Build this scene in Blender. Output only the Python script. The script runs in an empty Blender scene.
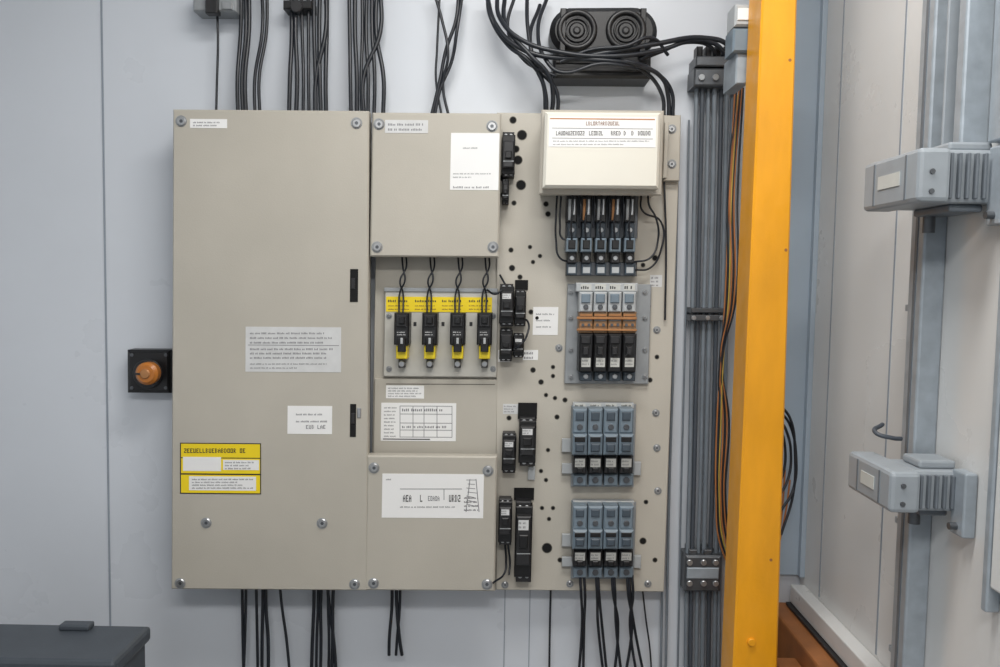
import bpy, bmesh, math, random
from mathutils import Vector, Matrix
random.seed(7)
sc=bpy.context.scene
try:
    sc.view_settings.view_transform='Standard'
except Exception: pass
# ---------------- camera -----------------
F=820.0; D=2.05; H=1.5
d=Vector((5,-55.5,F)).normalized()
r=math.radians(0.9)
up=Vector((math.sin(r),-math.cos(r),0)); up=(up-d*up.dot(d)).normalized()
xx=up.cross(d)
if xx.x<0: xx=-xx
CX,CY,CZ=xx,d,up          # world axes in image coords (x right,y down,z fwd)
C=Vector((0,-D,H))
cam=bpy.data.cameras.new('camera'); co=bpy.data.objects.new('camera',cam); sc.collection.objects.link(co)
cam.sensor_width=36; cam.lens=F/1000*36; cam.clip_start=0.02
ax=[Vector((CX.x,CY.x,CZ.x)), -Vector((CX.y,CY.y,CZ.y)), -Vector((CX.z,CY.z,CZ.z))]
M=Matrix((ax[0],ax[1],ax[2])).transposed().to_4x4(); M.translation=C
co.matrix_world=M
sc.camera=co
def ray(px,py):
    v=Vector((px-500,py-333.5,F)); return Vector((v.dot(CX),v.dot(CY),v.dot(CZ)))
def W(px,py,dd=0.0):
    w=ray(px,py); t=(D-dd)/w.y; return C+w*t
def RX(px,py,x):
    w=ray(px,py); return C+w*(x/w.x)
def PXM(dd): return F/(D-dd)
# ---------------- materials -----------------
def lin(c):
    c=c/255.0
    return c/12.92 if c<=0.04045 else ((c+0.055)/1.055)**2.4
MATS={}
def mat(name,rgb,rough=0.5,metal=0.0,var=0.04,scale=8.0,bump=0.0,bscale=200.0,stretch=None,rv=0.0):
    if name in MATS: return MATS[name]
    m=bpy.data.materials.new(name); m.use_nodes=True
    nt=m.node_tree; b=nt.nodes['Principled BSDF']
    col=[lin(x) for x in rgb]
    tc=nt.nodes.new('ShaderNodeTexCoord'); n=nt.nodes.new('ShaderNodeTexNoise'); n.inputs['Scale'].default_value=scale; n.inputs['Detail'].default_value=6
    mp=nt.nodes.new('ShaderNodeMapping'); nt.links.new(tc.outputs['Object'],mp.inputs['Vector'])
    if stretch: mp.inputs['Scale'].default_value=stretch
    nt.links.new(mp.outputs['Vector'],n.inputs['Vector'])
    rp=nt.nodes.new('ShaderNodeValToRGB')
    rp.color_ramp.elements[0].position=0.3; rp.color_ramp.elements[1].position=0.7
    rp.color_ramp.elements[0].color=[max(0,x*(1-var)) for x in col]+[1]
    rp.color_ramp.elements[1].color=[min(1,x*(1+var)) for x in col]+[1]
    nt.links.new(n.outputs['Fac'],rp.inputs['Fac']); nt.links.new(rp.outputs['Color'],b.inputs['Base Color'])
    b.inputs['Roughness'].default_value=rough; b.inputs['Metallic'].default_value=metal
    if rv>0:
        n3=nt.nodes.new('ShaderNodeTexNoise'); n3.inputs['Scale'].default_value=scale*1.7; n3.inputs['Detail'].default_value=8
        nt.links.new(tc.outputs['Object'],n3.inputs['Vector'])
        mr=nt.nodes.new('ShaderNodeMapRange'); mr.inputs['From Min'].default_value=.3; mr.inputs['From Max'].default_value=.7
        mr.inputs['To Min'].default_value=rough-rv; mr.inputs['To Max'].default_value=rough+rv
        nt.links.new(n3.outputs['Fac'],mr.inputs['Value']); nt.links.new(mr.outputs['Result'],b.inputs['Roughness'])
    if bump>0:
        n2=nt.nodes.new('ShaderNodeTexNoise'); n2.inputs['Scale'].default_value=bscale
        nt.links.new(tc.outputs['Object'],n2.inputs['Vector'])
        bp=nt.nodes.new('ShaderNodeBump'); bp.inputs['Strength'].default_value=bump; bp.inputs['Distance'].default_value=0.001
        nt.links.new(n2.outputs['Fac'],bp.inputs['Height']); nt.links.new(bp.outputs['Normal'],b.inputs['Normal'])
    MATS[name]=m; return m
WALL=mat('painted_wall_panel',(204,209,216),0.32,0,0.04,2.0,0.05,120,None,.08)
WALLR=mat('painted_side_wall',(214,215,214),0.3,0,0.03,2.0,0.05,120,None,.06)
FLOOR=mat('floor_gray',(120,122,124),0.6,0,0.1,6)
CEIL=mat('ceiling_white',(220,222,224),0.7)
BEI=mat('beige_powder_coat',(178,173,162),0.42,0,0.045,5,0.25,400,None,.1)
BEI2=mat('beige_plate_coat',(186,181,170),0.44,0,0.045,5,0.25,400,None,.1)
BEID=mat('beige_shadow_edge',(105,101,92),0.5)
CREAM=mat('cream_enclosure',(220,217,206),0.4,0,0.02,5)
WHITE=mat('label_white',(232,232,231),0.5,0,0.015,9)
SILV=mat('label_silver',(203,204,204),0.35,0,0.06,30)
YEL=mat('label_yellow',(236,208,26),0.45,0,0.03)
INK=mat('ink_black',(38,38,40),0.5)
INKG=mat('ink_gray',(125,125,128),0.5)
INKB=mat('ink_brown',(120,75,45),0.5)
BLK=mat('black_plastic',(20,20,22),0.4,0,0.1,30)
BLK2=mat('black_plastic_worn',(36,36,38),0.45,0,0.15,40)
HOLE=mat('dark_hole',(12,12,13),0.9)
CAB=mat('black_cable',(26,30,37),0.38,0,0.1,20)
GCAB=mat('gray_cable',(112,120,128),0.42,0,0.12,20)
GCAB2=mat('dark_gray_cable',(66,72,80),0.42,0,0.08,20)
OCAB=mat('orange_cable',(176,112,62),0.45,0,0.1,20)
YCAB=mat('yellow_cable',(188,160,70),0.45,0,0.1,20)
STEEL=mat('zinc_steel',(178,180,182),0.32,0.75,0.1,60)
DSTEEL=mat('dark_steel',(95,98,102),0.4,0.6,0.12,40)
BGRAY=mat('bluegray_plastic',(112,126,137),0.42,0,0.06,30)
BGRAY2=mat('bluegray_plastic_dark',(66,77,87),0.45,0,0.08,30)
LGRAY=mat('lightgray_plastic',(172,176,178),0.45,0,0.05,30)
PLATEG=mat('gray_backplate',(146,150,153),0.42,0.2,0.08,30)
PLATEL=mat('light_backplate',(188,186,178),0.42,0.1,0.05,30)
COP=mat('copper_bar',(172,122,78),0.4,0.3,0.12,40)
TAN=mat('tan_terminal',(150,118,86),0.45,0,0.12,60)
AMB=mat('amber_knob',(176,108,42),0.3,0,0.1,30)
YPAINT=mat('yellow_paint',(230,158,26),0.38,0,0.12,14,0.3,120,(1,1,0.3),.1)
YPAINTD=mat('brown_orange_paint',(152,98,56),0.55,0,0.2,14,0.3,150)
YTOG=mat('yellow_toggle',(235,210,40),0.4)
GALV=mat('galvanised_steel',(158,167,175),0.42,0.25,0.12,35)
CASE=mat('case_dark_gray',(62,68,75),0.5,0,0.08,20,0.3,300)
SEAM=mat('seam_line',(140,148,158),0.6)
CORN=mat('corner_strip_bluegray',(158,172,185),0.4,0,0.04,6)
JB=mat('junction_box_gray',(146,153,159),0.42,0,0.06,25)
JBD=mat('junction_box_dark',(100,107,114),0.45,0,0.05,25)
PLAQ=mat('aged_label',(192,193,188),0.5,0,0.05,40)
# ---------------- geometry builder -----------------
class G:
    def __init__(s,name): s.name=name; s.v=[]; s.f=[]; s.m=[]; s.fm=[]; s.sm=[]
    def add(s,vs,fs,m,smooth=False):
        o=len(s.v); s.v+= [Vector(x) for x in vs]
        if m not in s.m: s.m.append(m)
        i=s.m.index(m)
        for f in fs: s.f.append([o+k for k in f]); s.fm.append(i); s.sm.append(smooth)
    def prism(s,front,y0,y1,m,bev=0.0,smooth=False):
        n=len(front); c=sum((Vector((p[0],p[1])) for p in front),Vector((0,0)))/n
        vs=[(p[0],y0,p[1]) for p in front]
        if bev>0:
            bev=min(bev,abs(y1-y0)*0.5)
            vs+=[(p[0],y1+bev,p[1]) for p in front]
            ins=[]
            for i,p in enumerate(front):
                a=Vector(front[i-1]);b=Vector(p);e=Vector(front[(i+1)%n])
                d1=(b-a).normalized(); d2=(e-b).normalized()
                n1=Vector((-d1.y,d1.x)); n2=Vector((-d2.y,d2.x))
                if n1.dot(c-b)<0: n1=-n1
                if n2.dot(c-b)<0: n2=-n2
                bis=(n1+n2); L=bis.length
                bis=bis/L if L>1e-6 else n1
                k=bev/max(0.4,bis.dot(n1))
                q=b+bis*k; ins.append(q)
            vs+=[(q.x,y1,q.y) for q in ins]
            L=3
        else:
            vs+=[(p[0],y1,p[1]) for p in front]; L=2
        fs=[]
        for l in range(L-1):
            for i in range(n):
                j=(i+1)%n; fs.append([l*n+i,l*n+j,(l+1)*n+j,(l+1)*n+i])
        fs.append([ (L-1)*n+i for i in range(n)]); fs.append(list(range(n))[::-1])
        s.add(vs,fs,m,smooth)
    def corners(s,x0,y0,x1,y1,dd):
        cx=(x0+x1)/2; cy=(y0+y1)/2; sx=-8.4e-5*(cx-225); sy=0.008
        out=[]
        for (x,y) in ((x0,y0),(x1,y0),(x1,y1),(x0,y1)):
            q=W(x+sx*(y-cy), y+sy*(x-cx), dd); out.append((q.x,q.z))
        return out
    def bx(s,x0,y0,x1,y1,d0,d1,m,bev=0.0015):
        s.prism(s.corners(x0,y0,x1,y1,d1),-d0,-d1,m,bev)
    def poly(s,pts,d0,d1,m,bev=0.0015):
        s.prism([(lambda q:(q.x,q.z))(W(x,y,d1)) for x,y in pts],-d0,-d1,m,bev)
    def lab(s,x0,y0,x1,y1,dd,m,t=0.0008):
        s.bx(x0,y0,x1,y1,dd,dd+t,m,0)
    def cyl(s,px,py,rp,d0,d1,m,seg=20,bev=0.001):
        c=W(px,py,d1); R=rp/PXM(d1)
        s.prism([(c.x+R*math.cos(a),c.z+R*math.sin(a)) for a in [2*math.pi*i/seg for i in range(seg)]],-d0,-d1,m,bev)
    def ring(s,px,py,Rp,rp,dd,m,seg=32,ss=10):
        c=W(px,py,dd); R=Rp/PXM(dd); rr=rp/PXM(dd); vs=[];fs=[]
        for i in range(seg):
            a=2*math.pi*i/seg
            for j in range(ss):
                b=2*math.pi*j/ss; q=R+rr*math.cos(b)
                vs.append((c.x+q*math.cos(a),-dd-rr*math.sin(b),c.z+q*math.sin(a)))
        for i in range(seg):
            for j in range(ss):
                fs.append([i*ss+j,((i+1)%seg)*ss+j,((i+1)%seg)*ss+(j+1)%ss,i*ss+(j+1)%ss])
        s.add(vs,fs,m,True)
    def tube(s,p0,p1,R,m,seg=14):
        p0=Vector(p0);p1=Vector(p1);a=(p1-p0).normalized()
        u=a.orthogonal().normalized(); w=a.cross(u)
        vs=[];fs=[]
        for p in (p0,p1):
            for i in range(seg):
                t=2*math.pi*i/seg; vs.append(p+u*R*math.cos(t)+w*R*math.sin(t))
        for i in range(seg):
            j=(i+1)%seg; fs.append([i,j,seg+j,seg+i])
        s.add(vs,fs,m,True)
        s.add(vs,[list(range(seg)),list(range(seg,2*seg))],m)
    def wb(s,x0,x1,y0,y1,z0,z1,m,bev=0.002):
        bm=bmesh.new(); bmesh.ops.create_cube(bm,size=1)
        for v in bm.verts: v.co=Vector(((x0+x1)/2+v.co.x*(x1-x0),(y0+y1)/2+v.co.y*(y1-y0),(z0+z1)/2+v.co.z*(z1-z0)))
        if bev>0:
            bmesh.ops.bevel(bm,geom=bm.edges[:],offset=min(bev,0.3*min(abs(x1-x0),abs(y1-y0),abs(z1-z0))),segments=2,affect='EDGES',profile=0.5)
        bm.verts.index_update()
        s.add([v.co.copy() for v in bm.verts],[[v.index for v in f.verts] for f in bm.faces],m); bm.free()
    def bolt(s,px,py,dd,rp=4.6):
        s.cyl(px,py,rp+1.0,dd,dd+0.0015,PLATEG,20,0.0003)
        s.cyl(px,py,rp,dd+0.001,dd+0.005,STEEL,20,0.002)
        s.cyl(px,py,rp*0.38,dd+0.004,dd+0.0054,DSTEEL,8,0)
    def hole(s,px,py,dd,rp=3.5):
        s.cyl(px,py,rp+0.7,dd,dd+0.0006,BEID,16,0); s.cyl(px,py,rp,dd,dd+0.0009,HOLE,16,0)
    def text(s,x0,y0,x1,y1,rows,dd,m=INK,fill=0.85,hf=0.5):
        rh=(y1-y0)/rows
        for i in range(rows):
            y=y0+rh*i+rh*(1-hf)/2; h=rh*hf; x=x0; end=x0+(x1-x0)*(fill if i%3 else 1)*random.uniform(0.85,1)
            cw=max(0.8,h*0.7)
            while x<end-cw:
                n=random.randint(2,7)
                for k in range(n):
                    if x>end-cw: break
                    hh=h*random.choice((1,1,0.75,0.75,0.9))
                    s.lab(x,y+h-hh,x+cw*0.6,y+h,dd,m,0.0003)
                    x+=cw
                x+=cw*0.9
    def glyphs(s,x0,y0,x1,y1,n,dd,m=INK):
        FONT=["010101111101101","111100110100111","110101110110101","100100100100111","111101101101111","110101110101101","111010010010010","101101101101111","111001011100111","110101101101110","110101110101110"]
        cw=(x1-x0)/n; ph=(y1-y0)/5
        for i in range(n):
            if random.random()<0.06: continue
            g=random.choice(FONT); pw=cw*0.8/3
            for k,ch in enumerate(g):
                if ch=='1':
                    X=x0+i*cw+(k%3)*pw; Y=y0+(k//3)*ph
                    s.lab(X,Y,X+pw*0.9,Y+ph*0.9,dd,m,0.0003)
    def line(s,xa,ya,xb,yb,w,dd,m=INK):
        if abs(xb-xa)>abs(yb-ya):
            pts=[(xa,ya-w/2),(xb,yb-w/2),(xb,yb+w/2),(xa,ya+w/2)]
        else: pts=[(xa-w/2,ya),(xa+w/2,ya),(xb+w/2,yb),(xb-w/2,yb)]
        s.poly(pts,dd,dd+0.0003,m,0)
    def done(s,parent=None):
        c=sum(s.v,Vector())/len(s.v)
        me=bpy.data.meshes.new(s.name); me.from_pydata([v-c for v in s.v],[],s.f)
        for m in s.m: me.materials.append(m)
        for p,i,sm in zip(me.polygons,s.fm,s.sm): p.material_index=i; p.use_smooth=sm
        bm=bmesh.new(); bm.from_mesh(me); bmesh.ops.recalc_face_normals(bm,faces=bm.faces); bm.to_mesh(me); bm.free()
        o=bpy.data.objects.new(s.name,me); sc.collection.objects.link(o); o.location=c
        if parent: o.parent=parent; o.location=c-parent.location
        return o
def cables(name,paths,m=CAB,r=0.005,parent=None):
    cu=bpy.data.curves.new(name,'CURVE'); cu.dimensions='3D'; cu.bevel_depth=r; cu.bevel_resolution=3; cu.resolution_u=10; cu.use_fill_caps=True
    cu.materials.append(m)
    for P in paths:
        rr=1.0
        if isinstance(P,tuple): P,rr=P
        sp=cu.splines.new('BEZIER'); sp.bezier_points.add(len(P)-1)
        for b,p in zip(sp.bezier_points,P):
            b.co=W(*p) if not isinstance(p,Vector) else p
            b.handle_left_type=b.handle_right_type='AUTO'; b.radius=rr
    o=bpy.data.objects.new(name,cu); sc.collection.objects.link(o)
    return o
# ---------------- room -----------------
XR=0.765; XL=-1.9; YB=-4.2; ZC=2.75
g=G('wall_back'); g.wb(XL-0.1,XR+0.1,0,0.1,0,ZC,WALL,0); g.done()
g=G('wall_right'); g.wb(XR,XR+0.1,YB,0,0,ZC,WALLR,0); g.done()
g=G('wall_left'); g.wb(XL-0.1,XL,YB,0,0,ZC,WALL,0); g.done()
g=G('floor'); g.wb(XL-0.1,XR+0.1,YB,0.1,-0.1,0,FLOOR,0); g.done()
g=G('ceiling'); g.wb(XL-0.1,XR+0.1,YB,0.1,ZC,ZC+0.1,CEIL,0); g.done()
g=G('trim_1')
a=W(102,0); b=W(110.5,667)
g.prism([(b.x-0.0022,b.z-0.6),(b.x+0.0022,b.z-0.6),(a.x+0.0022,a.z+0.5),(a.x-0.0022,a.z+0.5)],0,-0.0018,SEAM,0)
g.done()
g=G('trim_2')
for px in (505,530):
    a=W(px,595); g.wb(a.x-0.0011,a.x+0.0011,-0.0012,0,0.02,a.z+0.05,SEAM,0)
g.done()

# ---------------- left cabinet -----------------
FD=0.12
g=G('electrical_cabinet')
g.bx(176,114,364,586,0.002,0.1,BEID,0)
g.bx(172,110,368,590,0.09,FD,BEI,0.003)
for p in ((181,121),(356.5,123),(206,523),(322,523.5),(180,583.5),(354.5,584.5)): g.bolt(p[0],p[1],FD)
for a in ((350,269,358,302),(350,404,356,437)):
    g.bx(*a,FD,FD+0.001,HOLE,0); g.bx(a[0]+1,a[1]+9,a[0]+5,a[1]+20,FD,FD+0.003,BLK2)
g.bx(357,408,361,418,FD,FD+0.003,STEEL); 
g.lab(190,119,227,128,FD,WHITE); g.text(193,121,224,127,2,FD+.0008,INKG)
g.lab(245.5,327,341,372,FD,SILV); g.text(250,331,338,345,3,FD+.0008,INKG,1,0.4); g.text(250,347,338,360,3,FD+.0008,INKG,0.95,0.45); g.text(250,362,336,370,2,FD+.0008,INKG,0.6,0.35)
g.line(248,345,339,345.6,0.6,FD+.0008,INKG)
g.lab(287.5,406,332,434,FD,WHITE); g.text(296,411,328,425,2,FD+.0008,INKG,1,0.25); g.glyphs(306,425,326,429,7,FD+.0008,INKG)
cab=g.done()
g=G('warning_label')
FW=FD+.0002
g.lab(180,443,261,494,FW,INK,0.0008); g.lab(181,444,260,457.5,FW+.0008,YEL,.0004); g.glyphs(184,448.5,246,453,20,FW+.0012)
g.lab(181,458.5,260,473.5,FW+.0008,YEL,.0004); g.lab(181,475,260,493,FW+.0008,YEL,.0004)
g.lab(183,457,221,471,FW+.0012,WHITE,.0004); g.lab(223,460,259,470,FW+.0012,WHITE,.0004); g.text(225,461,257,470,3,FW+.0016,INKG)
g.lab(189,476.5,256,490.5,FW+.0012,WHITE,.0004); g.text(192,478,254,489.5,4,FW+.0016,INKG)
g.done()

# ---------------- mounting board -----------------
PD=0.06
g=G('mounting_board')
g.bx(374,113,500,590,0.002,0.05,BEI,0.001)
q=[(497,112.5),(681,115),(664,592),(496,590)]
g.poly(q,0.002,PD,BEI2,0.002)
holes=[(513,120,3),(522,135,4.5),(516,149,3),(518,160,4),(511,173,3),(521,185,4.5),(504,195,3),(514,203,2),(503,178,3),(546,204,2.2),(548,214,2.2),(530,247,1.6),(533,262,1.6),
(540,256,1.6),(511,250,2),(531,312,2),(537,318,1.8),(533,370,2.2),(541,382,2.2),(553,367,1.6),(553,376,1.6),(546,395,1.6),(555,398,1.6),(557,417,2),(509,418,2),(547,548,4.8),(541,471,1.6),(546,480,1.6),(548,450,1.6),
(648,306,2.4),(646,340,1.8),(657,357,1.8),(646,502,1.8),(643,541,3),(650,380,2),(655,560,2),(560,560,2),(542,508,1.6),(553,508,1.6),(549,519,1.6),(655,258,2.4),(643,265,1.8),(512,268,2.6),(520,277,2),(565,400,2)]
for x,y,rr in holes: g.hole(x,y,PD,rr)
for x,y in ((656,413),(657,448),(658,491),(657,330),(505,585),(648,584),(559,348),(570,584)): g.bolt(x,y,PD,2.8)
g.lab(650,275,662,287,PD,SILV); g.text(651,276,661,287,3,PD+.0008,INKG)
g.lab(533,307,558,335,PD,WHITE); g.text(536,311,556,330,3,PD+.0008,INKG,0.8,0.25)
g.lab(523,350,538,360,PD,WHITE); g.text(524,351,537,360,2,PD+.0008,INKG)
g.lab(498,350,510,362,PD,WHITE)
g.lab(503,404,518,414,PD,SILV); g.text(504,405,517,413,3,PD+.0008,INKG)
g.lab(521,404,536,411,PD,WHITE); 
ZD=.061
g.bx(374,379,497,455,0.045,ZD,BEI,0.0015)
g.line(386,384,495,384.5,1,ZD,BEID)
g.lab(386,385.5,424,398.5,ZD,WHITE); g.text(388,387,422,397.5,4,ZD+.0008,INKG,1,.5)
g.lab(381,403,456,441,ZD,WHITE)
L=ZD+.0008
for y in (406,414,423,430,437): g.line(400,y,452,y+0.3,0.6,L,INKG)
for x in (400,413,424,437,452): g.line(x,406,x,437.5,0.6,L,INKG)
g.text(384,406,397,438,9,L,INKG,1,.4); g.text(402,407,451,413,1,L,INKG,1,.45); g.text(402,424.5,451,429.5,1,L,INKG,1,.45)
g.line(383,439,430,439.4,1.0,L,INK)
board=g.done()

def cover(name,x0,y0,x1,y1,bolts):
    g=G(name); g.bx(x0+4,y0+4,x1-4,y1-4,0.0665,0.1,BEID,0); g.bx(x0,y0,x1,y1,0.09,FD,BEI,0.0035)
    for p in bolts: g.bolt(p[0],p[1],FD)
    return g
g=cover('panel_cover',371,113,500,257,((379,124),(492,126),(377,247),(493,247)))
g.lab(385,120,428,133,FD,SILV); g.text(388,122,426,132,2,FD+.0008,INKG,1,.45)
g.lab(450.5,133,499,190,FD,WHITE); g.text(463,146,480,150,1,FD+.0008,INKG,1,.35); g.text(453,172,497,179,2,FD+.0008,INKG,.5,.35); g.text(453,185.5,497,189,1,FD+.0008,INKG,1,.6)
g.done()
g=cover('panel_cover',366,456,496,591,((374,468),(488,471),(373.5,583.5),(487,584.5)))
g.lab(382,474,483.5,518,FD,WHITE)
L=FD+.0008
g.glyphs(403,495,412,502,3,L); g.glyphs(420,495,423,502,1,L); g.glyphs(428,496,440,501,5,L,INKG); g.glyphs(446,495,461,502,5,L)
g.line(400,489,462,489,.7,L,INKG); g.line(444,489,444,500,.7,L,INKG)
g.text(400,505,462,509,1,L,INKG,1,.4)
for k in range(7): g.line(467+random.uniform(-1,1),480+k*4,476+random.uniform(-2,2),480+k*4.4,.6,L,INKG)
g.line(470,479,466,512,.8,L,INKG); g.line(476,479,479,512,.8,L,INKG); g.text(464,496,480,512,4,L,INK,1,.4)
g.text(386,478,392,481,1,L,INKG)
g.done()

# ---------------- miniature breakers with yellow label strip -----------------
g=G('circuit_breaker_row')
B0=.0665
g.bx(384,288,497.5,377,0.0505,B0,PLATEL,0.002)
g.bx(384,288,497.5,292,B0,0.070,PLATEG,0.001)
for x in (389,493):
    for y in (316,369): g.bolt(x,y,B0,2)
g.bx(386,297,492,312,B0,0.068,YEL,0)
for i in range(4):
    g.text(388+i*27,299,411+i*27,303,1,0.068,INK,1,.6); g.text(388+i*27,304,411+i*27,311,2,0.068,INKB,1,.35)
for x in (401.5,429.5,457.5,484.5):
    g.bx(x-7.5,313,x+7.5,345,B0,0.115,BLK,0.003)
    g.bx(x-5.5,315,x+5.5,327,0.115,0.121,BLK2,0.002)
    g.bx(x-3,317,x+3,324,0.121,0.128,BLK,0.002)
    g.lab(x-5,330,x+5,337,0.115,BLK2); g.text(x-4.5,331,x+4.5,336,2,0.1158,SILV,1,.4)
    g.bx(x-4,338,x+4,352,0.1,0.128,BLK,0.002)
    g.bx(x-5.5,346,x+5.5,359,B0,0.11,YTOG,0.002)
    g.bx(x-3.8,349,x+3.8,352,0.11,0.122,INK,0.001)
    g.bx(x-3.2,359,x+3.2,368,B0,0.092,DSTEEL,0.003); g.cyl(x,364,3,B0,0.098,STEEL,14,.001)
    g.bx(x-1.2,338,x+1.2,344,0.128,0.134,LGRAY,0.001)
for x in (415,443,471): g.lab(x-1.5,322,x+1.5,326,B0,INK)
g.done()
P=[]
for x in (401,429,457,484):
    P+= [[(x+1,255,0.06),(x+2,268,0.085),(x+4,280,0.09),(x-1,292,0.085),(x-2,314,0.09)],[(x+5,255,0.06),(x+5,268,0.08),(x-1,281,0.09),(x+2,293,0.08),(x+2,314,0.09)]]
cables('breaker_lead_wires',P,CAB,0.0022)

# ---------------- terminal enclosure (cream) -----------------
g=G('terminal_enclosure')
P1=PD+.0055
g.poly([(664,115),(681,116),(679.5,181),(663,181)],P1,PD+0.02,BEI,0.002)
for y in (129,164): g.bolt(672,y,PD+0.02,3.5)
g.bx(664,122,668,178,PD+.02,PD+.05,BEI,0.001)
g.bx(543,112,661,192,P1,0.165,CREAM,0.002)
g.bx(540,110,663,195,0.163,0.172,BEI,0.003)
g.bx(544,112,660,188,0.170,0.205,CREAM,0.006)
Lz=0.205
g.lab(549,117,656,147,Lz,WHITE); g.glyphs(586,121.5,620,125.5,14,Lz+.0008,INKB)
g.line(552,128,653,129,.6,Lz+.0008,INKG)
g.line(550,118.5,655,119.5,1.2,Lz+.0008,COP)
for a,b,n in ((556,585,12),(589,606,7),(611,634,9),(638,651,5)): g.glyphs(a,131,b,135.5,n,Lz+.0008,INK)
g.line(552,138,653,139,.6,Lz+.0008,INKG); g.text(553,139.5,652,146,2,Lz+.0008,INKG,.8,.4)
g.done()

# ---------------- connector terminals below it -----------------
g=G('terminal_block')
g.bx(566,196,638,238,P1,0.075,DSTEEL,0.001)
g.bx(566,262,637,276,P1,0.085,DSTEEL,0.002)
for i,x in enumerate((572,586.5,601,615.5,630)):
    g.bx(x-5.2,196,x+5.2,222,0.07,0.115,BLK2,0.002)
    g.bx(x-3.5,199,x-0.8,220,0.115,0.119,COP if i%2 else LGRAY,0.001)
    g.bx(x+0.8,199,x+3.5,215,0.115,0.119,STEEL,0.001)
    g.bx(x-4.5,222,x+4.5,238,0.07,0.105,BGRAY2,0.002)
    g.cyl(x,230,2.6,0.105,0.109,STEEL,12,.001)
    g.bx(x-5.5,238,x+5.5,252,P1,0.125,BGRAY,0.003)
    g.bx(x-3.6,240,x+3.6,249,0.125,0.129,BLK,0.002)
    g.bx(x-4.5,252,x+4.5,263,P1,0.11,BLK2,0.002); g.cyl(x,258,2.4,0.11,0.114,STEEL,12,.001)
    g.bx(x-5,263,x+5,275,0.08,0.1,BGRAY2,0.002); g.lab(x-3.5,267,x+3.5,273,0.1,LGRAY)
g.done()
P=[[(557,196,0.09),(556,215,0.1),(556,240,0.1),(560,258,0.1),(572,262,0.09)],[(561,196,0.1),(560,225,0.11),(562,238,0.11),(570,240,0.11)],
   [(648,196,0.09),(649,205,0.1),(656,218,0.1),(658,240,0.09),(650,258,0.1),(634,262,0.09)],[(641,196,0.09),(642,210,0.1),(661,222,.08),(661,250,.08),(650,268,.08),(634,270,.09)]]
for x in (572,586,601,615,630): P.append([(x,190,0.12),(x+1,205,0.135),(x-1,225,0.135),(x,240,0.125)])
for x in (579,593,608,622): P.append([(x,190,0.12),(x+2,208,0.13),(x,228,0.125)])
cables('terminal_wires',P,CAB,0.0024)

# ---------------- breaker banks -----------------
cols=(586,600.5,615,629.5)
g=G('circuit_breaker_bank')
g.bx(566,284,650,384,P1,0.073,PLATEG,0.002)
g.bx(576,283,638,292,P1,0.1,LGRAY,0.002)
for x in (571,645):
    for y in (292,318,350,377): g.bolt(x,y,0.073,2.2)
for x in cols:
    g.lab(x-5.5,284,x+5.5,290.5,0.1,PLAQ); g.text(x-5,285,x+5,290,1,0.1008,INK,1,.6)
    g.bx(x-6.6,292,x+6.6,312,0.072,0.125,LGRAY,0.003)
    g.bx(x-4.5,294,x+4.5,303,0.125,0.130,BGRAY,0.002); g.cyl(x,307,2.6,0.125,0.129,DSTEEL,12,.001)
    g.bx(x-6.8,312,x+6.8,333,0.072,0.118,TAN,0.002)
    for k in range(4): g.bx(x-6,314+k*5,x+6,316+k*5,0.118,0.121,DSTEEL if k%2 else COP,0)
    g.cyl(x-3,325,1.6,.118,.123,DSTEEL,8,0); g.cyl(x+3,325,1.6,.118,.123,DSTEEL,8,0)
    g.bx(x-6.8,334,x+6.8,372,0.072,0.13,BLK,0.003)
    g.bx(x-4.8,336,x+4.8,344,0.13,0.136,BLK2,0.002)
    g.bx(x-2.8,347,x+2.8,355,0.13,0.145,BLK2,0.002)
    g.bx(x-4.5,358,x+4.5,367,0.13,0.132,PLAQ,0); g.text(x-4,359,x+4,366,2,.132,INKG,1,.5)
    g.bx(x-5.8,372,x+5.8,381,0.072,0.105,BGRAY2,0.002); g.cyl(x,376.5,2.6,0.105,0.109,STEEL,12,.001)
g.bx(577,317,637,319.5,0.118,0.125,COP,0.001); g.bx(577,329,637,331,0.118,0.124,COP,0.001)
g.done()

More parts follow.
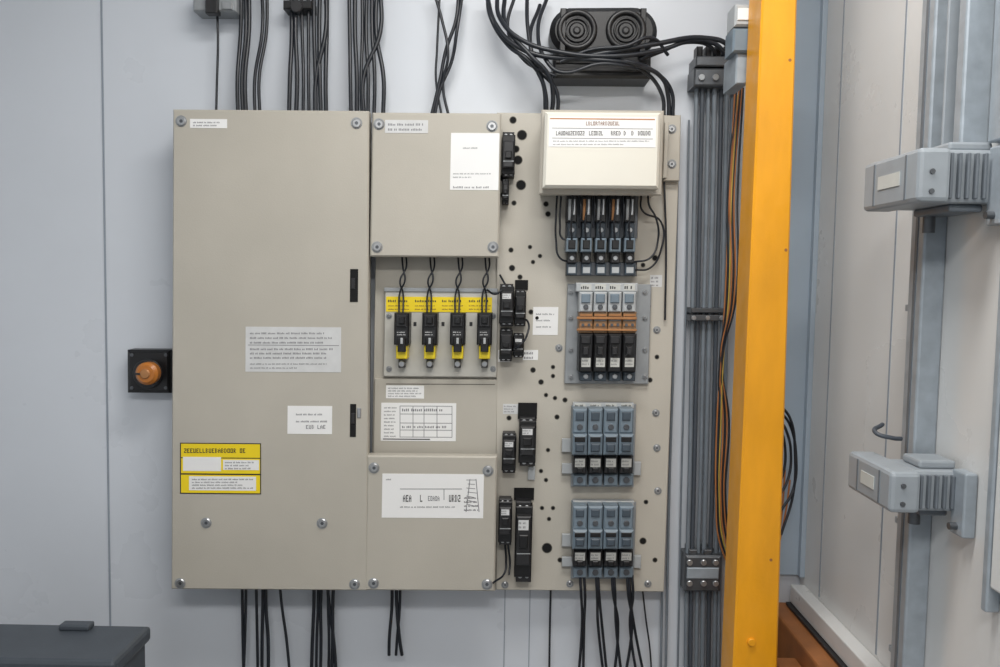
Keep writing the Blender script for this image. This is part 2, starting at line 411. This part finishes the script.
def fusebank(y0,y1):
    g=G('fuse_holder_bank')
    h=y1-y0; Y=lambda t:y0+h*t
    cols=(580,595.5,611,626.5)
    g.bx(572,y0,635,y1,P1,0.072,PLATEG,0.001)
    g.bx(562,Y(.42),573,Y(.58),P1,0.075,LGRAY,0.001); g.bx(634,Y(.7),641,Y(.86),P1,0.075,LGRAY,0.001)
    g.bx(562,Y(.72),573,Y(.84),P1,0.075,LGRAY,0.001)
    g.bx(573,y0-1,634,Y(.05),P1,.085,LGRAY,.001)
    for x in cols:
        g.lab(x-5.5,y0-.5,x+5.5,Y(.04),.085,PLAQ); g.text(x-5,y0-.2,x+5,Y(.04),1,.0858)
        g.bx(x-7.2,Y(.06),x+7.2,Y(.36),0.07,0.125,BGRAY,0.004)
        g.bx(x-4.2,Y(.10),x+4.2,Y(.20),0.125,0.129,BGRAY2,0.002); g.cyl(x,Y(.28),3,0.125,0.128,DSTEEL,14,.001)
        g.bx(x-7.2,Y(.37),x+7.2,Y(.62),0.07,0.14,BGRAY,0.005)
        g.bx(x-5.2,Y(.40),x+5.2,Y(.46),0.14,0.142,BLK,0.001)
        g.bx(x-4.5,Y(.48),x+4.5,Y(.58),0.14,0.148,BGRAY2,0.003)
        g.bx(x-6.6,Y(.63),x+6.6,Y(.84),0.07,0.12,BLK2,0.003)
        g.bx(x-5,Y(.66),x+5,Y(.76),0.12,0.122,PLAQ,0); g.text(x-4.5,Y(.67),x+4.5,Y(.75),2,.122,INKG,1,.5)
        g.bx(x-3,Y(.77),x+3,Y(.83),0.12,0.13,BLK,0.002)
        g.bx(x-6.8,Y(.85),x+6.8,Y(.99),0.07,0.105,BGRAY,0.003); g.cyl(x,Y(.92),3.2,0.105,0.108,DSTEEL,14,.001)
    return g
fusebank(404,487).done()
fusebank(502,579).done()

# ---------------- contactors / relays -----------------
def contactor(x0,y0,x1,y1,dep=0.12,lab=True,name='contactor',base=P1):
    g=G(name); w=x1-x0; h=y1-y0
    g.bx(x0,y0+h*.08,x1,y1-h*.08,base,base+(dep-base)*.6,BLK,0.002)
    g.bx(x0+w*.08,y0+h*.2,x1-w*.08,y1-h*.22,base+(dep-base)*.6,dep,BLK2,0.003)
    g.bx(x0+w*.25,y0+h*.42,x1-w*.25,y0+h*.58,dep,dep+.008,BLK,0.002)
    for yy in (y0+h*.02,y1-h*.16):
        g.bx(x0+w*.05,yy,x1-w*.05,yy+h*.14,base,base+(dep-base)*.5,BLK2,0.002)
        for k in (.3,.7): g.cyl(x0+w*k,yy+h*.07,w*.13,base+(dep-base)*.5,base+(dep-base)*.5+.003,STEEL,10,.001)
    if lab:
        g.bx(x0+w*.2,y0+h*.24,x1-w*.2,y0+h*.36,dep,dep+.0008,SILV,0); g.text(x0+w*.22,y0+h*.25,x1-w*.22,y0+h*.35,2,dep+.0008,INKG)
    g.line(x0+w*.1,y0+h*.64,x1-w*.1,y0+h*.64,.8,dep,LGRAY)
    return g.done()
contactor(502,131,515,178,0.13,False)
contactor(502,178,509,205,0.115,False)
contactor(499.5,283,514,327,0.13)
contactor(514.5,289,526,327,0.12,False)
contactor(499.5,328,512.5,362,0.125,False)
contactor(513,333,524,358,0.115)
contactor(502,432,516,474,0.12)
contactor(519,417,536,467,0.13)
contactor(498.5,498,512,546,0.125)
contactor(515,500,532,584,0.13)
g=G('contactor_mount'); g.bx(518,403,537,419,PD+.001,P1,HOLE,0); g.bx(528,467,535,480,PD+.001,.07,LGRAY,.001)
g.bx(514,488,534,500,PD+.001,.064,HOLE,0); g.bx(515,280,528,290,PD+.001,.063,HOLE,0); g.done()
cables('relay_wires',[[(505,545,.09),(506,560,.08),(505,572,.09),(493,583,.13)],[(508,545,.09),(510,563,.08),(509,575,.09)],
  [(487,290,.09),(496,294,.11),(502,290,.11)],[(513,350,.1),(520,345,.13),(527,335,.1),(528,322,.09),(522,318,.1)],
  [(500,275,.07),(505,284,.09)],[(664,178,.07),(666,240,.075),(665,320,.07)]],CAB,0.0025)

# ---------------- rotary knob on wall -----------------
g=G('emergency_stop_switch')
g.bx(127,350,170,393,0,0.045,BLK,0.004); g.bx(129,352,168,391,0.045,0.05,BLK,0.003)
g.cyl(147,374,15,0.05,0.056,BLK2,28,.002)
g.cyl(147,374,7,0.05,0.085,AMB,24,.001); g.cyl(145.5,374,11.5,0.075,0.1,AMB,28,.007); g.cyl(144.5,374,5,0.1,0.104,COP,20,.002)
g.bx(134,373,142,375,0.1,0.1015,INK,0)
for p in ((131.5,355),(165.5,355),(131.5,388),(165.5,388)): g.cyl(p[0],p[1],1.8,.05,.052,DSTEEL,10,.0005)
g.done()

# ---------------- speaker-like black unit up top -----------------
g=G('wall_speaker')
pts=[]
for i in range(32):
    a=2*math.pi*i/32; c=math.cos(a); s_=math.sin(a)
    x=604+ (30 if c>0 else -30)*1 + 24*c; y=30-24*s_
    pts.append((x,y))
g.poly(pts,0.02,0.10,BLK,0.012)
for x in (577,626):
    g.ring(x,30,17,3,0.101,BLK); g.ring(x,30,11,1.3,0.102,BLK); g.cyl(x,30,9,0.09,0.104,BLK,24,.006); g.cyl(x,30,4,0.1,0.108,BLK2,20,.004)
g.bx(553,54,651,78,0,0.085,BLK,0.006); g.bx(556,60,648,63,0.085,0.09,BLK2,0.001); g.bx(556,68,648,71,0.085,0.09,BLK2,0.001)
g.bx(560,8,566,56,.08,.105,BLK,.002); g.bx(640,8,646,56,.08,.105,BLK,.002)
g.done()
g=G('wall_bracket')
g.bx(193,-12,236,11,0,0.06,PLATEG,0.003); g.bx(205,-4,217,13,.05,.075,BLK2,.002)
g.bx(222,2,232,9,.06,.065,STEEL,.001); g.done()
g=G('cable_gland'); g.bx(283,0,312,9,0,.05,BLK,.003); g.cyl(296,6,6,.05,.06,BLK2,16,.002); g.done()

# ---------------- cables -----------------
P=[]
def drop(x0,x1,yt=-15,yb=118,db=0.05,dt=0.03,w=2.0):
    return [(x0,yt,dt),(x0+random.uniform(-w,w),yt+(yb-yt)*.35,dt+random.uniform(0,.02)),(x1+random.uniform(-w,w),yt+(yb-yt)*.7,db),(x1,yb,db)]
P.append(([(217,8,.03),(218,40,.03),(217,80,.03),(216,118,.03)],.5))
for a,b in ((241,238),(245,243),(249,246),(262,255),(267,260),(291,289),(296,296),(301,303),(308,309),(314,316),(320,321),(327,326),(326,315),(349,351),(355,357),(362,362),(367,368),(372,374),(377,383),(380,364)):
    P.append((drop(a,b,w=1.2),random.choice((.8,.9,.7))))
P.append(([(459,-10,.04),(456,20,.05),(446,50,.05),(440,80,.05),(431,118,.05)],.75))
P.append(([(433,-10,.04),(442,20,.05),(448,55,.06),(443,85,.05),(449,118,.05)],.6))
P.append(([(463,-10,.04),(457,30,.06),(452,60,.05),(440,90,.05),(434,118,.05)],.7))
P.append(([(440,-10,.04),(437,50,.04),(436,80,.04),(442,118,.04)],.5))
P+= [([(486,-8,.05),(496,25,.09),(520,48,.12),(560,58,.13),(610,52,.14),(655,44,.13),(705,38,.1),(728,46,.08),(729,62,.05)],1),
 ([(497,-8,.06),(500,18,.1),(522,40,.13),(560,52,.14),(615,56,.14),(660,50,.12),(700,40,.1),(722,50,.08),(722,62,.05)],.9),
 ([(488,-8,.05),(490,15,.08),(508,45,.1),(530,62,.12),(542,80,.1),(546,118,.07)],.9),
 ([(505,-8,.05),(506,25,.1),(530,55,.13),(549,76,.12),(553,95,.1),(551,118,.07)],.9),
 ([(540,5,.03),(530,40,.08),(540,70,.1),(556,90,.1),(558,118,.08)],.8),
 ([(548,-5,.03),(538,30,.08),(546,60,.12),(560,72,.13),(600,64,.14),(625,66,.13),(645,72,.1),(662,95,.08),(664,118,.07)],.8),
 ([(560,60,.12),(600,60,.14),(640,66,.12),(662,78,.1),(668,95,.08),(669,118,.07)],.9),
 ([(596,58,.12),(630,62,.13),(655,72,.1),(671,90,.08),(673,118,.07)],.8),
 ([(640,60,.1),(660,52,.1),(690,42,.09),(712,48,.08),(715,62,.05)],.8),
 ([(560,62,.13),(590,50,.14),(625,46,.15),(652,38,.14),(668,55,.11)],.7),
 ([(527,-8,.05),(528,30,.09),(535,65,.11),(545,90,.1),(547,118,.08)],.8),
 ([(516,-8,.05),(508,30,.08),(524,60,.1),(541,70,.12),(556,76,.12)],.7)]
cables('black_cable_bundle',P,CAB,0.0058)
P=[]
for a,b in ((242,244),(246,243),(256,258),(263,262),(266,268),(279,291),(314,311),(318,316),(322,320),(329,328),(334,331),(327,337),(392,389),(396,402),(400,396)):
    yb=655 if a>380 else 690
    P.append(([(a,575,.05),(a+(b-a)*.2+random.uniform(-1,1),605,.05),(a+(b-a)*.7+random.uniform(-1,1),640,.05),(b,yb,.04)],random.choice((.8,.65,.75))))
P.append(([(551,580,.03),(550,620,.03),(549,690,.03)],.5))
for a,b,c in ((580,582,577),(584,584,583),(596,598,606),(598,602,609),(612,618,612),(614,616,624),(627,632,622),(629,634,648),(632,630,640)):
    P.append(([(a,575,.1),(a+1,592,.1),(b,625,.05),(c,695,.04)],.65))
P.append(([(642,585,.03),(646,620,.03),(650,650,.03),(652,690,.03)],.4))
cables('black_cable_bundle',P,CAB,0.0055)
for sel,m_ in (((0,2,3,5,6),GCAB),((1,4),GCAB2)):
    P=[]
    for i,(a,b) in enumerate(((697,686.5),(703,691),(709,697),(715,703),(722,709),(728,715),(733,719))):
        if i not in sel: continue
        rr=(.9,.9,.8,1,.9,.9,.8)[i]
        P.append(([(a,60,.035+.008*(i%2)),(a+(b-a)*.25+random.uniform(-.6,.6),210,.035),(a+(b-a)*.45,320,.035),(a+(b-a)*.72+random.uniform(-.6,.6),470,.035),(a+(b-a)*.95,575,.035),(b-1,700,.03)],rr))
    cables('gray_cable_riser',P,m_,0.0062)
P=[]
for a,b in ((673,660),(678,665)):
    P.append(([(a,150,.02),(a-3,300,.02),(b+4,500,.02),(b,700,.02)],.8))
P.append(([(689,120,.015),(686,300,.015),(681,500,.015),(677,700,.015)],.6))
P=[([W(*p) for p in q_]+[Vector((W(q_[-1][0],q_[-1][1],.02).x,-.02,0.004))],w_) for q_,w_ in P]
cables('thin_conduit',P,GCAB,0.004)
P=[]; PB=[]; PY=[]
for k in range(7):
    a=735+k*1.4
    q_=[(a,90+random.uniform(-4,6),.06),(a-7+random.uniform(-2,2),190,.07),(725+k*1.8,300,.08+.004*k),(722+random.uniform(-3,3),360,.08),(717+k*2,420,.07),(716+k*1.6,500,.07),(719+k*2,540,.06),(735+k*2,580,.05)]
    (PB if k in(1,4,6) else PY if k in (2,) else P).append(q_)
cables('orange_cable_bundle',P,OCAB,0.0019)
cables('yellow_cable',PY,YCAB,0.0019)
cables('black_cable_bundle',PB,CAB,0.0024)
cables('black_cable_coil',[[(779,410,.12),(790,425,.1),(796,455,.09),(793,490,.1),(780,512,.12)],[(778,418,.12),(786,430,.1),(791,455,.09),(787,482,.1),(776,500,.12)],[(778,425,.1),(784,440,.08),(784,470,.08),(776,490,.1)],
  [(779,404,.12),(790,418,.11),(795,455,.1),(793,495,.1),(781,535,.12)]],CAB,0.0032)
cables('orange_cable_bundle',[[(785,470,.08),(783,500,.08),(780,530,.08)],[(790,480,.08),(786,510,.08),(779,545,.08)]],OCAB,0.0022)
g=G('cable_clamp')
g.bx(696,56,737,66,0.0,.075,DSTEEL,.003); g.bx(694,68,738,86,0.0,.07,DSTEEL,.004)
for x in (702,716,730): g.cyl(x,77,3.2,.07,.076,STEEL,12,.001)
for x in (700,709,718,727,734): g.bx(x-3,46,x+3,58,.03,.065,BLK2,.003)
g.done()
g=G('cable_clamp'); g.bx(691,308,727,313,0,.055,DSTEEL,.002); g.bx(690,315,727,321,0,.058,DSTEEL,.002)
for x in (694,708,722): g.cyl(x,318,2.4,.058,.062,STEEL,10,.001)
g.done()
g=G('cable_clamp'); g.bx(685,556,721,592,0,.06,DSTEEL,.005); g.bx(689,550,697,558,0,.05,DSTEEL,.002); g.bx(704,550,712,558,0,.05,DSTEEL,.002)
for x in (690,704,716): g.cyl(x,563,3,.06,.066,STEEL,12,.001); g.cyl(x,584,3,.06,.066,STEEL,12,.001)
g.bx(687,568,719,579,.06,.064,GALV,.002)
g.done()

# ---------------- yellow column -----------------
g=G('steel_column')
yf=-0.36; ybk=-0.27
tl=W(762,0,.36); tr=W(797.5,0,.36); bl=W(733,667,.36); br=W(777.5,667,.36)
def skew(pa,pb,za,zb,z): return pa+(pb-pa)*(z-za)/(zb-za)
z0=0.0; z1=ZC
x00=skew(bl.x,tl.x,bl.z,tl.z,z0); x01=skew(bl.x,tl.x,bl.z,tl.z,z1)
x10=skew(br.x,tr.x,br.z,tr.z,z0); x11=skew(br.x,tr.x,br.z,tr.z,z1)
g.prism([(x00,z0),(x10,z0),(x11,z1),(x01,z1)],ybk,yf,YPAINT,.004)
g.cyl(752,643,4,.36,.366,YPAINT,14,.001)
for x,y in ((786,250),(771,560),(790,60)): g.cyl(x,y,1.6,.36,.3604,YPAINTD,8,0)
g.done()
g=G('sensor_module'); g.bx(735,4,754,26,.2,.262,LGRAY,.004); g.bx(733,28,752,52,.2,.262,BGRAY,.004); g.bx(738,8,750,20,.262,.265,WHITE,.001); g.bx(736,52,748,84,.15,.25,GALV,.003); g.done()

# ---------------- right wall -----------------
g=G('right_seams_and_strip')
for px in (832,893,):
    p=RX(px,300,XR); g.wb(XR-.0015,XR,p.y-.002,p.y+.002,.75,ZC,SEAM,0)
g.wb(XR-.09,XR,-.012,-.0,.76,ZC,CORN,.001)  # blue-gray strip covering the back wall beside the corner
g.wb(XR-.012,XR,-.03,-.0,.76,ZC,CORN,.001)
g.done()
zt=W(803,580,0).z
g=G('baseboard_right')
g.wb(XR-.035,XR,-1.4,-.03,zt-.045,zt,WALLR,.003)
g.wb(XR-.045,XR,-1.4,-.03,zt-.052,zt-.0455,INK,0)
g.done()
g=G('base_beam')
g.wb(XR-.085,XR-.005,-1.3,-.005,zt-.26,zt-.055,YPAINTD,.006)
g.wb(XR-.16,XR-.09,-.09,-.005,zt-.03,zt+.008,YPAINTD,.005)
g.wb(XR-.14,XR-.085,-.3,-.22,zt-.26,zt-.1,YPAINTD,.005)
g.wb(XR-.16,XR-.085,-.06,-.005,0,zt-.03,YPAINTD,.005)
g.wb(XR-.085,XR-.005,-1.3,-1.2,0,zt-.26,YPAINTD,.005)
g.done()
g=G('strut_channel')
g.wb(XR-.04,XR,-.617,-.568,.01,ZC-.01,GALV,.004)
g.wb(XR-.0415,XR-.04,-.597,-.588,.4,ZC-.01,JBD,.0005)
g.done()
g=G('strut_channel')
z1=1.5+.22
g.wb(XR-.045,XR,-.725,-.70,z1,ZC-.01,GALV,.004)
g.wb(XR-.02,XR,-.79,-.755,z1,ZC-.01,GALV,.003)
g.wb(XR-.05,XR,-.680,-.674,z1,ZC-.01,JB,.002)
g.done()
g=G('thin_conduit')
g.tube((XR-.012,-.53,0.0),(XR-.012,-.53,1.72),.003,DSTEEL)
for z in (.8,1.05,1.45): g.wb(XR-.02,XR,-.54,-.52,z,z+.012,GALV,.001)
g.done()
def jbox(zb,zt_,y0,y1,pr):
    g=G('junction_box'); x0=XR-pr
    g.wb(x0+.04,XR-.002,y0+.015,-.622,zb+.004,zt_-.004,JB,.006)
    g.wb(x0,x0+.05,y0,y1,zb+.004,zt_-.004,JB,.007)
    g.wb(x0-.0015,x0,y0+.06,y1-.06,(zb+zt_)/2-.010,(zb+zt_)/2+.012,PLAQ,0)
    g.wb(x0-.001,x0+.001,y1-.045,y1-.041,zb+.01,zt_-.01,JBD,0)
    g.wb(x0-.001,x0+.001,y0+.04,y0+.044,zb+.01,zt_-.01,JBD,0)
    for k in range(5):
        xk=x0+.052+k*.013; g.wb(xk,xk+.005,y0+.007,y0+.02,zb+.01,zt_-.01,JBD,.002)
    g.wb(x0+.06,XR-.01,y0+.03,-.64,zt_-.004,zt_+.010,JB,.004)
    g.wb(x0+.065,XR-.02,y0+.03,-.64,zb-.008,zb+.004,JBD,.004)
    for k in range(2): g.tube((x0+.02,y0-.003,zb+.02+k*.03),(x0+.02,y0+.01,zb+.02+k*.03),.004,DSTEEL)
    g.tube((XR-.05,-.65,zb-.035),(XR-.05,-.65,zb+.01),.010,DSTEEL)
    g.wb(XR-.022,XR-.001,y0-.02,y0+.02,zb-.03,zt_+.0,GALV,.003)
    g.tube((XR-.034,y0-.0,zb-.015),(XR-.02,y0-.0,zb-.015),.006,DSTEEL)
    return g.done()
hz0=1.5
jbox(hz0+.122,hz0+.212,-.785,-.59,.138)
jbox(hz0-.378,hz0-.302,-.73,-.56,.131)
g=G('wall_access_panel')
g.wb(XR-.02,XR,-1.3,-.825,1.04,1.60,WALLR,.004)
g.wb(XR-.022,XR,-.823,-.808,1.0,1.61,GALV,.003)
g.done()
cables('black_cable_coil',[[Vector((XR-.055,-.60,1.225)),Vector((XR-.075,-.61,1.228)),Vector((XR-.10,-.60,1.235)),Vector((XR-.075,-.57,1.245))]],GCAB2,.004)

# ---------------- cabinet bottom-left -----------------
g=G('storage_cabinet')
x1=-.70; zt2=1.5-.70
g.wb(-1.35,x1,-.61,-.47,0.0,zt2-.02,CASE,.01)
g.wb(-1.36,x1+.008,-.62,-.465,zt2-.03,zt2,CASE,.008)
g.wb(-.86,-.8,-.50,-.475,zt2,zt2+.012,CASE,.004)
g.wb(-1.1,-1.06,-.5,-.475,zt2,zt2+.012,CASE,.004)
g.wb(-1.33,x1-.02,-.615,-.61,.1,zt2-.1,CASE,.003)
g.done()

# ---------------- lights -----------------
def lamp(x,y,sx,sy,p,name,col=(1,.975,.94)):
    g=G('unseen_light_housing'); g.wb(x-sx/2-.03,x+sx/2+.03,y-sy/2-.03,y+sy/2+.03,ZC-.05,ZC,CEIL,.005); o=g.done()  # unseen housing box drawn above the area light
    L=bpy.data.lights.new(name,'AREA'); L.shape='RECTANGLE'; L.size=sx; L.size_y=sy; L.energy=p; L.color=col
    ob=bpy.data.objects.new(name,L); sc.collection.objects.link(ob); ob.location=(x,y,ZC-.06)
    return ob
lamp(.1,-1.0,.9,.25,22,'unseen_overhead_area')
lamp(0,-2.6,1.2,.4,43,'unseen_overhead_area')  # added frontal fill, overhead behind the camera, out of view
w=bpy.data.worlds.new('world'); sc.world=w; w.use_nodes=True
w.node_tree.nodes['Background'].inputs[0].default_value=(.94,.97,1,1)
w.node_tree.nodes['Background'].inputs[1].default_value=.55
